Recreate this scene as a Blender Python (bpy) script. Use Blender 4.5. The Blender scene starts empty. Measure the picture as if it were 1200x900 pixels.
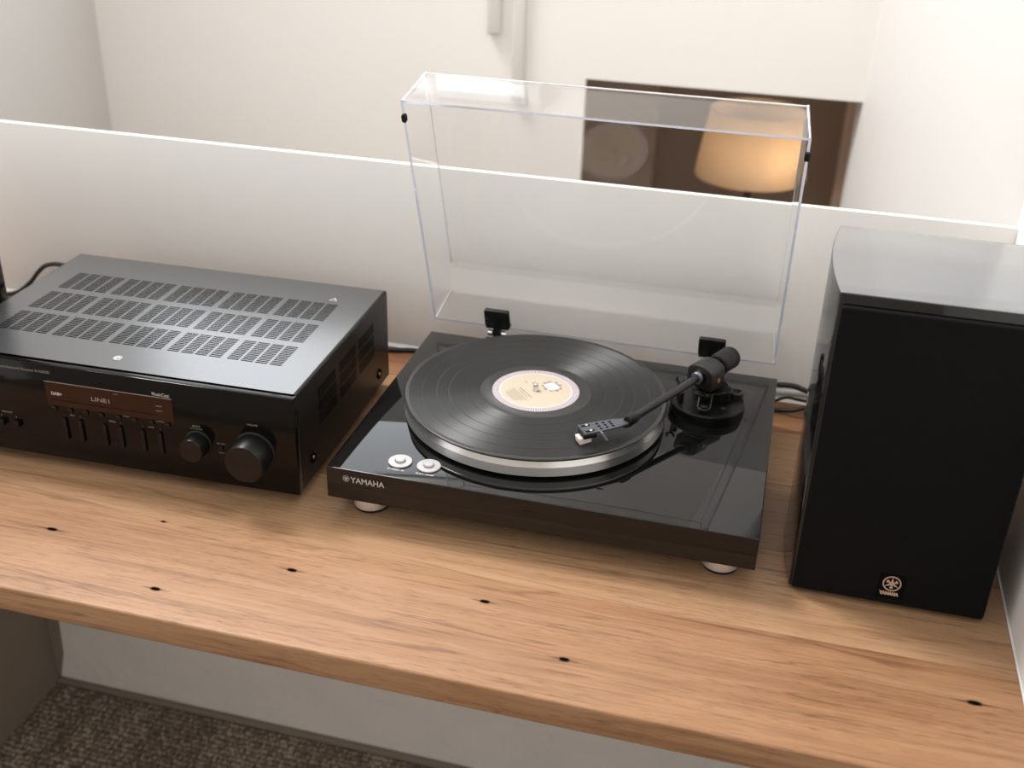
import bpy, bmesh, math, random
from mathutils import Vector, Matrix, Euler
random.seed(7)
PI = math.pi
scene = bpy.context.scene
col = scene.collection

# ------------------------------------------------------------------ camera
cam_d = bpy.data.cameras.new('camera')
cam = bpy.data.objects.new('camera', cam_d); col.objects.link(cam)
cam.location = (0.4250, -0.9159, 0.6928)
cam.rotation_euler = Euler((1.0843, -0.0270, 0.2564), 'XYZ')
cam_d.sensor_width = 36.0
cam_d.lens = 36.0 * 1303.5 / 1200.0
cam_d.clip_start = 0.02
cam_d.dof.use_dof = True
cam_d.dof.focus_distance = 1.15
cam_d.dof.aperture_fstop = 5.0
scene.camera = cam

# ------------------------------------------------------------------ world, lights, exposure
world = bpy.data.worlds.new('overcast_daylight'); scene.world = world
world.use_nodes = True
wb = world.node_tree.nodes['Background']
wb.inputs['Color'].default_value = (1.0, 0.985, 0.965, 1)
wb.inputs['Strength'].default_value = 1.20

def area(name, loc, target, sx, sy, energy, color):
    d = bpy.data.lights.new(name, 'AREA'); d.shape = 'RECTANGLE'; d.size = sx; d.size_y = sy
    d.energy = energy; d.color = color
    o = bpy.data.objects.new(name, d); col.objects.link(o); o.location = loc
    o.rotation_euler = (Vector(target) - Vector(loc)).to_track_quat('-Z', 'Y').to_euler()
    return o
# daylight entering by the window in the far wall (behind and to the left of the bench)
area('window_daylight', (-0.64, 1.33, 1.00), (-0.64, 0.0, 1.00), 0.86, 0.86, 6.2, (0.88, 0.94, 1.0))
# ceiling luminaire above and to the left of the bench
area('ceiling_luminaire', (-1.40, 0.78, 2.50), (0.10, 0.20, 0.0), 0.74, 0.74, 104, (1.0, 0.98, 0.96))

scene.view_settings.view_transform = 'Standard'
scene.view_settings.look = 'None'
scene.view_settings.exposure = 0.0
scene.view_settings.gamma = 1.0
scene.view_settings.use_curve_mapping = False

# ------------------------------------------------------------------ materials
MATS = {}
def mat(name):
    m = bpy.data.materials.new(name); m.use_nodes = True
    MATS[name] = m
    return m, m.node_tree.nodes, m.node_tree.links, m.node_tree.nodes['Principled BSDF']
def simple(name, color, rough=0.5, metal=0.0, spec=0.5, coat=0.0, coat_rough=0.03, bump=None, vary=0.0, vscale=20):
    m, N, L, b = mat(name)
    b.inputs['Base Color'].default_value = (*color, 1)
    b.inputs['Roughness'].default_value = rough
    b.inputs['Metallic'].default_value = metal
    b.inputs['Specular IOR Level'].default_value = spec
    b.inputs['Coat Weight'].default_value = coat
    b.inputs['Coat Roughness'].default_value = coat_rough
    tc = N.new('ShaderNodeTexCoord')
    if bump:
        nz = N.new('ShaderNodeTexNoise'); nz.inputs['Scale'].default_value = bump[0]; nz.inputs['Detail'].default_value = 4
        L.new(tc.outputs['Object'], nz.inputs['Vector'])
        bp = N.new('ShaderNodeBump'); bp.inputs['Strength'].default_value = bump[1]; bp.inputs['Distance'].default_value = bump[2]
        L.new(nz.outputs['Fac'], bp.inputs['Height']); L.new(bp.outputs['Normal'], b.inputs['Normal'])
    if vary:
        nz = N.new('ShaderNodeTexNoise'); nz.inputs['Scale'].default_value = vscale; nz.inputs['Detail'].default_value = 3
        L.new(tc.outputs['Object'], nz.inputs['Vector'])
        mx = N.new('ShaderNodeMix'); mx.data_type = 'RGBA'
        mx.inputs['A'].default_value = (*[c * (1 - vary) for c in color], 1)
        mx.inputs['B'].default_value = (*[min(1, c * (1 + vary)) for c in color], 1)
        L.new(nz.outputs['Fac'], mx.inputs['Factor']); L.new(mx.outputs['Result'], b.inputs['Base Color'])
    return m

simple('wall_paint', (0.87, 0.835, 0.80), 0.55, spec=0.3, bump=(140, 0.12, 0.002), vary=0.02, vscale=3)
simple('wall_paint_darkened', (0.63, 0.612, 0.59), 0.55, spec=0.3, bump=(140, 0.12, 0.002), vary=0.02, vscale=3)  # white wall paint darkened, shading put into its colour against the luminaire
simple('panel_paint', (0.86, 0.845, 0.815), 0.5, spec=0.3, bump=(160, 0.10, 0.002), vary=0.02, vscale=6)
simple('under_wall_paint', (0.84, 0.79, 0.745), 0.7, spec=0.2, bump=(30, 0.35, 0.01), vary=0.07, vscale=9)
simple('support_paint', (0.26, 0.215, 0.17), 0.6, spec=0.3, vary=0.04)
simple('caulk', (0.80, 0.79, 0.77), 0.4, bump=(60, 0.2, 0.003))
simple('far_brown', (0.52, 0.40, 0.31), 0.6, vary=0.25, vscale=2.5)
simple('far_tan', (0.66, 0.54, 0.45), 0.6, vary=0.1, vscale=4)
simple('far_dark', (0.035, 0.024, 0.019), 0.5)
simple('bar_paint', (0.70, 0.665, 0.62), 0.5)
simple('room_paint', (0.42, 0.385, 0.35), 0.7)
simple('gloss_black', (0.0045, 0.0044, 0.0043), 0.015, spec=0.44)
simple('gloss_black_side', (0.0045, 0.0044, 0.0043), 0.06, spec=0.55)
simple('satin_top', (0.050, 0.052, 0.057), 0.27, metal=0.6, spec=1.0, coat=1.0, coat_rough=0.22, bump=(2600, 0.05, 0.0004))
simple('case_side', (0.008, 0.007, 0.006), 0.30, spec=0.35, bump=(2600, 0.05, 0.0004))
simple('void', (0.004, 0.004, 0.004), 0.9, spec=0.05)
simple('acrylic_front', (0.004, 0.0032, 0.0026), 0.09, spec=0.22)
simple('display_glass', (0.020, 0.005, 0.002), 0.06, spec=0.32)
simple('plastic_black', (0.006, 0.006, 0.006), 0.36, spec=0.25)
simple('plastic_matte', (0.008, 0.0078, 0.0076), 0.48, spec=0.3)
simple('toggle_black', (0.003, 0.003, 0.003), 0.25, spec=0.3)
simple('base_black', (0.005, 0.005, 0.005), 0.35, spec=0.25)
simple('arm_black', (0.012, 0.0115, 0.011), 0.34, spec=0.4)
simple('headshell_grey', (0.07, 0.076, 0.09), 0.40, metal=0.3)
simple('ring_grey', (0.22, 0.22, 0.25), 0.3, metal=0.6)
simple('dull_brass', (0.30, 0.22, 0.12), 0.35, metal=1)
simple('rubber', (0.01, 0.01, 0.01), 0.75, spec=0.3)
simple('cable_black', (0.010, 0.010, 0.010), 0.45)
simple('cable_white', (0.62, 0.65, 0.63), 0.45)
simple('bevel_aluminium', (0.82, 0.815, 0.81), 0.25, metal=0.9)
simple('chrome', (0.75, 0.75, 0.76), 0.15, metal=1)
simple('gold', (0.80, 0.55, 0.28), 0.25, metal=1)
simple('copper', (0.75, 0.38, 0.2), 0.3, metal=1)
simple('button_silver', (0.44, 0.435, 0.43), 0.35, metal=0.25)
simple('foot_metal', (0.70, 0.63, 0.58), 0.38, metal=0.6)
simple('cartridge_white', (0.72, 0.62, 0.57), 0.35)
simple('print_grey', (0.42, 0.40, 0.38), 0.6)
simple('print_tan', (0.30, 0.255, 0.20), 0.6)
simple('print_white', (0.50, 0.49, 0.48), 0.5)
simple('badge_metal', (0.62, 0.47, 0.37), 0.4, metal=0.4)
simple('label_cream', (0.50, 0.425, 0.325), 0.6, vary=0.03, vscale=60)
simple('label_white', (0.58, 0.56, 0.54), 0.6)
simple('label_ink', (0.16, 0.13, 0.11), 0.7)
simple('label_grey', (0.24, 0.22, 0.20), 0.7)
simple('window_white', (0.80, 0.79, 0.77), 0.4)

# display lettering gives off a faint light
m, N, L, b = mat('display_lit')
b.inputs['Base Color'].default_value = (0.2, 0.15, 0.13, 1)
b.inputs['Emission Color'].default_value = (1.0, 0.72, 0.66, 1); b.inputs['Emission Strength'].default_value = 0.13

# brushed aluminium platter rim: streaks run round the rim
m, N, L, b = mat('platter_aluminium')
b.inputs['Base Color'].default_value = (0.62, 0.615, 0.61, 1); b.inputs['Metallic'].default_value = 1
b.inputs['Anisotropic'].default_value = 0.85; b.inputs['Anisotropic Rotation'].default_value = 0.25
tg = N.new('ShaderNodeTangent'); tg.direction_type = 'RADIAL'; tg.axis = 'Z'
L.new(tg.outputs['Tangent'], b.inputs['Tangent'])
tc = N.new('ShaderNodeTexCoord'); mp = N.new('ShaderNodeMapping'); mp.inputs['Scale'].default_value = (3, 3, 2200)
nz = N.new('ShaderNodeTexNoise'); nz.inputs['Scale'].default_value = 1; nz.inputs['Detail'].default_value = 3
L.new(tc.outputs['Object'], mp.inputs['Vector']); L.new(mp.outputs['Vector'], nz.inputs['Vector'])
mr = N.new('ShaderNodeMapRange'); mr.inputs['To Min'].default_value = 0.36; mr.inputs['To Max'].default_value = 0.46
L.new(nz.outputs['Fac'], mr.inputs['Value']); L.new(mr.outputs['Result'], b.inputs['Roughness'])

# brushed knob face
m, N, L, b = mat('knob_brushed')
b.inputs['Base Color'].default_value = (0.035, 0.032, 0.029, 1); b.inputs['Metallic'].default_value = 0.9
b.inputs['Roughness'].default_value = 0.30; b.inputs['Anisotropic'].default_value = 0.9; b.inputs['Anisotropic Rotation'].default_value = 0.25
tg = N.new('ShaderNodeTangent'); tg.direction_type = 'RADIAL'; tg.axis = 'Y'
L.new(tg.outputs['Tangent'], b.inputs['Tangent'])

# vinyl: grooves stretch the highlight into two wedges
def vinyl(name, rough, aniso, base, bump):
    m, N, L, b = mat(name)
    b.inputs['Base Color'].default_value = (*base, 1)
    b.inputs['Roughness'].default_value = rough
    b.inputs['Specular IOR Level'].default_value = 0.8
    b.inputs['Anisotropic'].default_value = aniso; b.inputs['Anisotropic Rotation'].default_value = 0.25
    if aniso:
        tg = N.new('ShaderNodeTangent'); tg.direction_type = 'RADIAL'; tg.axis = 'Z'
        L.new(tg.outputs['Tangent'], b.inputs['Tangent'])
    tc = N.new('ShaderNodeTexCoord'); ln = N.new('ShaderNodeVectorMath'); ln.operation = 'LENGTH'
    L.new(tc.outputs['Object'], ln.inputs[0])
    nz = N.new('ShaderNodeTexNoise'); nz.noise_dimensions = '1D'; nz.inputs['Scale'].default_value = 900; nz.inputs['Detail'].default_value = 3
    L.new(ln.outputs['Value'], nz.inputs['W'])
    mr = N.new('ShaderNodeMapRange'); mr.inputs['To Min'].default_value = rough * 0.8; mr.inputs['To Max'].default_value = rough * 1.25
    L.new(nz.outputs['Fac'], mr.inputs['Value']); L.new(mr.outputs['Result'], b.inputs['Roughness'])
    if bump:
        bp = N.new('ShaderNodeBump'); bp.inputs['Strength'].default_value = bump; bp.inputs['Distance'].default_value = 0.0004
        L.new(nz.outputs['Fac'], bp.inputs['Height']); L.new(bp.outputs['Normal'], b.inputs['Normal'])
vinyl('vinyl_groove', 0.50, 0.95, (0.0035, 0.0035, 0.0038), 0.0)
vinyl('vinyl_smooth', 0.30, 0.0, (0.006, 0.006, 0.006), 0)

# printed lilac ring of the record label: fine radial strokes
m, N, L, b = mat('label_ring')
tc = N.new('ShaderNodeTexCoord'); sp = N.new('ShaderNodeSeparateXYZ'); L.new(tc.outputs['Object'], sp.inputs[0])
at = N.new('ShaderNodeMath'); at.operation = 'ARCTAN2'; L.new(sp.outputs['Y'], at.inputs[0]); L.new(sp.outputs['X'], at.inputs[1])
mu = N.new('ShaderNodeMath'); mu.operation = 'MULTIPLY'; mu.inputs[1].default_value = 110; L.new(at.outputs[0], mu.inputs[0])
sn = N.new('ShaderNodeMath'); sn.operation = 'SINE'; L.new(mu.outputs[0], sn.inputs[0])
mr = N.new('ShaderNodeMapRange'); mr.inputs['From Min'].default_value = -0.4; mr.inputs['From Max'].default_value = 0.4; L.new(sn.outputs[0], mr.inputs['Value'])
mx = N.new('ShaderNodeMix'); mx.data_type = 'RGBA'
mx.inputs['A'].default_value = (0.22, 0.18, 0.20, 1); mx.inputs['B'].default_value = (0.58, 0.50, 0.53, 1)
L.new(mr.outputs['Result'], mx.inputs['Factor']); L.new(mx.outputs['Result'], b.inputs['Base Color']); b.inputs['Roughness'].default_value = 0.6

# speaker cloth
m, N, L, b = mat('grille_cloth')
b.inputs['Base Color'].default_value = (0.0045, 0.0045, 0.0048, 1); b.inputs['Roughness'].default_value = 0.95; b.inputs['Specular IOR Level'].default_value = 0.1
b.inputs['Sheen Weight'].default_value = 0.03
tc = N.new('ShaderNodeTexCoord'); vo = N.new('ShaderNodeTexVoronoi'); vo.inputs['Scale'].default_value = 900
L.new(tc.outputs['Object'], vo.inputs['Vector'])
bp = N.new('ShaderNodeBump'); bp.inputs['Strength'].default_value = 0.4; bp.inputs['Distance'].default_value = 0.0006
L.new(vo.outputs['Distance'], bp.inputs['Height']); L.new(bp.outputs['Normal'], b.inputs['Normal'])

# clear acrylic sheet: passes light straight through, reflects by Fresnel on both faces
def acrylic(name, tint, refl, rough=0.0):
    m = bpy.data.materials.new(name); m.use_nodes = True; MATS[name] = m
    N, L = m.node_tree.nodes, m.node_tree.links
    N.remove(N['Principled BSDF'])
    out = N['Material Output']
    tr = N.new('ShaderNodeBsdfTransparent'); tr.inputs['Color'].default_value = (*tint, 1)
    gl = N.new('ShaderNodeBsdfGlossy'); gl.inputs['Roughness'].default_value = rough; gl.inputs['Color'].default_value = (refl, refl, refl, 1)
    ge = N.new('ShaderNodeNewGeometry')
    mi = N.new('ShaderNodeMix'); mi.data_type = 'FLOAT'
    mi.inputs['A'].default_value = 1.49; mi.inputs['B'].default_value = 1 / 1.49
    L.new(ge.outputs['Backfacing'], mi.inputs['Factor'])
    fr = N.new('ShaderNodeFresnel'); L.new(mi.outputs['Result'], fr.inputs['IOR'])
    ms = N.new('ShaderNodeMixShader')
    L.new(fr.outputs['Fac'], ms.inputs['Fac']); L.new(tr.outputs[0], ms.inputs[1]); L.new(gl.outputs[0], ms.inputs[2])
    L.new(ms.outputs[0], out.inputs['Surface'])
acrylic('lid_acrylic', (0.985, 0.985, 0.985), 1.0)
acrylic('window_glass', (0.98, 0.99, 0.985), 1.0)
# cut edge of the acrylic, which gathers bluish light
m, N, L, b = mat('lid_edge')
b.inputs['Base Color'].default_value = (0.52, 0.58, 0.80, 1); b.inputs['Roughness'].default_value = 0.12
b.inputs['Transmission Weight'].default_value = 0.75; b.inputs['IOR'].default_value = 1.49
m, N, L, b = mat('lid_corner')
b.inputs['Base Color'].default_value = (0.93, 0.93, 0.96, 1); b.inputs['Roughness'].default_value = 0.15
b.inputs['Transmission Weight'].default_value = 0.35; b.inputs['IOR'].default_value = 1.49

# lamp shade
m = bpy.data.materials.new('lamp_fabric'); m.use_nodes = True; MATS['lamp_fabric'] = m
N, L = m.node_tree.nodes, m.node_tree.links
N.remove(N['Principled BSDF'])
df = N.new('ShaderNodeBsdfDiffuse'); df.inputs['Color'].default_value = (0.78, 0.68, 0.56, 1)
tl = N.new('ShaderNodeBsdfTranslucent'); tl.inputs['Color'].default_value = (0.80, 0.66, 0.50, 1)
ms = N.new('ShaderNodeMixShader'); ms.inputs['Fac'].default_value = 0.6
L.new(df.outputs[0], ms.inputs[1]); L.new(tl.outputs[0], ms.inputs[2]); L.new(ms.outputs[0], N['Material Output'].inputs['Surface'])

# carpet
m, N, L, b = mat('carpet')
tc = N.new('ShaderNodeTexCoord')
mp = N.new('ShaderNodeMapping'); mp.inputs['Scale'].default_value = (190, 95, 1); L.new(tc.outputs['Object'], mp.inputs['Vector'])
vo = N.new('ShaderNodeTexVoronoi'); vo.inputs['Scale'].default_value = 1; vo.inputs['Randomness'].default_value = 0.45; L.new(mp.outputs['Vector'], vo.inputs['Vector'])
mp2 = N.new('ShaderNodeMapping'); mp2.inputs['Scale'].default_value = (22, 2.2, 1); L.new(tc.outputs['Object'], mp2.inputs['Vector'])
n2 = N.new('ShaderNodeTexNoise'); n2.inputs['Scale'].default_value = 1; n2.inputs['Detail'].default_value = 4; L.new(mp2.outputs['Vector'], n2.inputs['Vector'])
r1 = N.new('ShaderNodeMapRange'); r1.inputs['From Min'].default_value = 0.15; r1.inputs['From Max'].default_value = 0.75
r1.inputs['To Min'].default_value = 1; r1.inputs['To Max'].default_value = 0; L.new(vo.outputs['Distance'], r1.inputs['Value'])
sep = N.new('ShaderNodeSeparateColor'); L.new(vo.outputs['Color'], sep.inputs['Color'])
a1 = N.new('ShaderNodeMath'); a1.operation = 'MULTIPLY'; L.new(r1.outputs['Result'], a1.inputs[0])
a2 = N.new('ShaderNodeMapRange'); a2.inputs['To Min'].default_value = 0.45; a2.inputs['To Max'].default_value = 1.1; L.new(sep.outputs['Red'], a2.inputs['Value'])
L.new(a2.outputs['Result'], a1.inputs[1])
a3 = N.new('ShaderNodeMapRange'); a3.inputs['From Min'].default_value = 0.3; a3.inputs['From Max'].default_value = 0.7; a3.inputs['To Min'].default_value = 0.6; a3.inputs['To Max'].default_value = 1.25
L.new(n2.outputs['Fac'], a3.inputs['Value'])
a4 = N.new('ShaderNodeMath'); a4.operation = 'MULTIPLY'; L.new(a1.outputs[0], a4.inputs[0]); L.new(a3.outputs['Result'], a4.inputs[1])
cr = N.new('ShaderNodeValToRGB'); e = cr.color_ramp.elements
e[0].position = 0.0; e[0].color = (0.070, 0.054, 0.041, 1); e[1].position = 1.0; e[1].color = (0.70, 0.60, 0.48, 1)
q = e.new(0.45); q.color = (0.25, 0.200, 0.157, 1)
L.new(a4.outputs[0], cr.inputs['Fac']); L.new(cr.outputs['Color'], b.inputs['Base Color'])
b.inputs['Roughness'].default_value = 0.95; b.inputs['Specular IOR Level'].default_value = 0.1
bp = N.new('ShaderNodeBump'); bp.inputs['Strength'].default_value = 0.7; bp.inputs['Distance'].default_value = 0.004
L.new(a4.outputs[0], bp.inputs['Height']); L.new(bp.outputs['Normal'], b.inputs['Normal'])

# timber
KNOTS = [(-0.1640, -0.0590, 0.0045, 0.0022), (-0.2672, -0.1047, 0.0090, 0.0036), (-0.1129, -0.1622, 0.0080, 0.0038), (0.0012, -0.0969, 0.0080, 0.0036),
         (0.2002, -0.0892, 0.0075, 0.0036), (0.2920, -0.1477, 0.0075, 0.0038), (0.6503, -0.1001, 0.0095, 0.0042)]
VEINS = [(0.100, -0.1285, 0.292, -0.1405, 0.0011), (0.18, -0.076, 0.46, -0.080, 0.0007), (0.30, -0.058, 0.69, -0.066, 0.0008),
         (0.42, -0.095, 0.66, -0.101, 0.0006)]
def timber(name, light, mid, dark, seed, marks=False, streak=0.5):
    m, N, L, b = mat(name)
    def math_(op, a, c=None, clamp=False):
        n = N.new('ShaderNodeMath'); n.operation = op; n.use_clamp = clamp
        for i, v in enumerate((a, c)):
            if v is None: continue
            if isinstance(v, (int, float)): n.inputs[i].default_value = v
            else: L.new(v, n.inputs[i])
        return n.outputs[0]
    def noise(vec, scale, detail, dist=0.0, rough=0.5):
        mp = N.new('ShaderNodeMapping'); mp.inputs['Scale'].default_value = scale; mp.inputs['Location'].default_value = (seed * 3.17, seed * 1.31, seed * 0.77)
        L.new(vec, mp.inputs['Vector'])
        n = N.new('ShaderNodeTexNoise'); n.inputs['Scale'].default_value = 1; n.inputs['Detail'].default_value = detail
        n.inputs['Distortion'].default_value = dist; n.inputs['Roughness'].default_value = rough
        L.new(mp.outputs['Vector'], n.inputs['Vector'])
        return n.outputs['Fac']
    def ramp(v, lo, hi, a=0.0, c=1.0):
        n = N.new('ShaderNodeMapRange'); n.inputs['From Min'].default_value = lo; n.inputs['From Max'].default_value = hi
        n.inputs['To Min'].default_value = a; n.inputs['To Max'].default_value = c; L.new(v, n.inputs['Value'])
        return n.outputs['Result']
    tc = N.new('ShaderNodeTexCoord'); obj = tc.outputs['Object']
    broad = noise(obj, (1.6, 14, 14), 3, 0.6)
    # growth bands: contour lines of a slow field stretched along the board
    field = noise(obj, (1.3, 11, 7), 2, 0.4)
    bands = math_('FRACT', math_('MULTIPLY', field, 13.0))
    bands = math_('ABSOLUTE', math_('SUBTRACT', bands, 0.5))
    bandm = ramp(bands, 0.0, 0.5)
    fine = noise(obj, (7, 260, 260), 5, 0.3, 0.65)
    fibre = noise(obj, (24, 900, 900), 3, 0, 0.6)
    dashes = ramp(noise(obj, (34, 520, 520), 2, 0.2), 0.62, 0.74)
    streaks = ramp(noise(obj, (2.6, 95, 95), 4, 0.4, 0.6), 0.52, 0.80)
    def lines(scale, n, w, dist=0.5):
        f = math_('FRACT', math_('MULTIPLY', noise(obj, scale, 3, dist, 0.55), n))
        return ramp(math_('ABSOLUTE', math_('SUBTRACT', f, 0.5)), 0.0, w, 1.0, 0.0)
    l1 = math_('MULTIPLY', lines((1.1, 16, 16), 9.0, 0.10), ramp(noise(obj, (5, 60, 60), 2), 0.42, 0.60))
    l2 = math_('MULTIPLY', lines((2.0, 55, 55), 7.0, 0.14), ramp(noise(obj, (9, 40, 40), 2), 0.45, 0.62))
    pores = math_('MULTIPLY', ramp(noise(obj, (55, 1100, 1100), 1), 0.60, 0.70), ramp(noise(obj, (3, 24, 24), 2), 0.38, 0.62))
    v = math_('ADD', math_('MULTIPLY', ramp(broad, 0.3, 0.7), 0.42), math_('MULTIPLY', bandm, 0.14))
    v = math_('ADD', v, math_('MULTIPLY', ramp(fine, 0.3, 0.7), 0.26))
    v = math_('ADD', v, math_('MULTIPLY', ramp(fibre, 0.3, 0.7), 0.12))
    cr = N.new('ShaderNodeValToRGB'); e = cr.color_ramp.elements
    e[0].position = 0.12; e[0].color = (*mid, 1); e[1].position = 0.78; e[1].color = (*light, 1)
    L.new(v, cr.inputs['Fac'])
    def mixto(colr, fac, to):
        mx = N.new('ShaderNodeMix'); mx.data_type = 'RGBA'; mx.inputs['B'].default_value = (*to, 1)
        L.new(colr, mx.inputs['A']); L.new(fac, mx.inputs['Factor'])
        return mx.outputs['Result']
    c = mixto(cr.outputs['Color'], math_('MULTIPLY', streaks, streak), dark)
    c = mixto(c, math_('MULTIPLY', dashes, 0.40), dark)
    c = mixto(c, math_('MULTIPLY', l1, 0.50), dark)
    c = mixto(c, math_('MULTIPLY', l2, 0.42), dark)
    c = mixto(c, math_('MULTIPLY', pores, 0.60), dark)
    if marks:
        sp = N.new('ShaderNodeSeparateXYZ'); L.new(obj, sp.inputs[0])
        wob = math_('MULTIPLY', math_('SUBTRACT', noise(obj, (26, 5, 5), 3), 0.5), 0.006)
        wy = math_('ADD', sp.outputs['Y'], wob)
        acc = None
        for (x0, y0, x1, y1, w) in VEINS:
            t = math_('DIVIDE', math_('SUBTRACT', sp.outputs['X'], x0), x1 - x0)
            yl = math_('ADD', math_('MULTIPLY', t, y1 - y0), y0)
            d = math_('ABSOLUTE', math_('SUBTRACT', wy, yl))
            inr = math_('SUBTRACT', 1.0, math_('POWER', math_('ABSOLUTE', math_('SUBTRACT', math_('MULTIPLY', t, 2.0), 1.0)), 4.0), True)
            f = math_('MULTIPLY', ramp(d, 0.0, w, 1.0, 0.0), inr)
            acc = f if acc is None else math_('MAXIMUM', acc, f)
        c = mixto(c, math_('MULTIPLY', acc, 0.75), (0.16, 0.042, 0.028))
        acc = None; halo = None
        for (kx, ky, rx, ry) in KNOTS:
            dx = math_('DIVIDE', math_('SUBTRACT', sp.outputs['X'], kx), rx)
            dy = math_('DIVIDE', math_('SUBTRACT', math_('ADD', sp.outputs['Y'], math_('MULTIPLY', wob, 0.25)), ky), ry)
            r = math_('SQRT', math_('ADD', math_('MULTIPLY', dx, dx), math_('MULTIPLY', dy, dy)))
            tail = math_('SQRT', math_('ADD', math_('MULTIPLY', math_('MULTIPLY', dx, dx), 0.16), math_('MULTIPLY', math_('MULTIPLY', dy, dy), 5.0)))
            f = math_('MAXIMUM', ramp(r, 0.55, 0.95, 1.0, 0.0), math_('MULTIPLY', ramp(tail, 0.4, 1.0, 1.0, 0.0), 0.6))
            acc = f if acc is None else math_('MAXIMUM', acc, f)
        c = mixto(c, acc, (0.006, 0.004, 0.003))
        L.new(math_('MULTIPLY', math_('SUBTRACT', 1.0, acc, True), 0.35), b.inputs['Specular IOR Level'])
    L.new(c, b.inputs['Base Color'])
    b.inputs['Roughness'].default_value = 0.42; b.inputs['Specular IOR Level'].default_value = 0.35
    bp = N.new('ShaderNodeBump'); bp.inputs['Strength'].default_value = 0.12; bp.inputs['Distance'].default_value = 0.0008
    L.new(fine, bp.inputs['Height']); L.new(bp.outputs['Normal'], b.inputs['Normal'])
timber('timber_front', (0.3871, 0.2171, 0.1140), (0.2489, 0.1155, 0.0532), (0.0829, 0.0308, 0.0137), 1.0, True, 0.50)
timber('timber_pale', (0.4345, 0.2656, 0.1482), (0.3200, 0.1725, 0.0866), (0.1185, 0.0516, 0.0236), 2.3, True, 0.36)
timber('timber_brown', (0.3160, 0.1786, 0.0988), (0.2094, 0.1101, 0.0562), (0.0869, 0.0408, 0.0198), 3.9, False, 0.45)
timber('timber_blond', (0.3792, 0.2233, 0.1216), (0.2883, 0.1555, 0.0783), (0.1185, 0.0554, 0.0258), 5.2, False, 0.35)
timber('timber_red', (0.3397, 0.1694, 0.0836), (0.2449, 0.1078, 0.0486), (0.1027, 0.0416, 0.0175), 6.6, False, 0.38)

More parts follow.
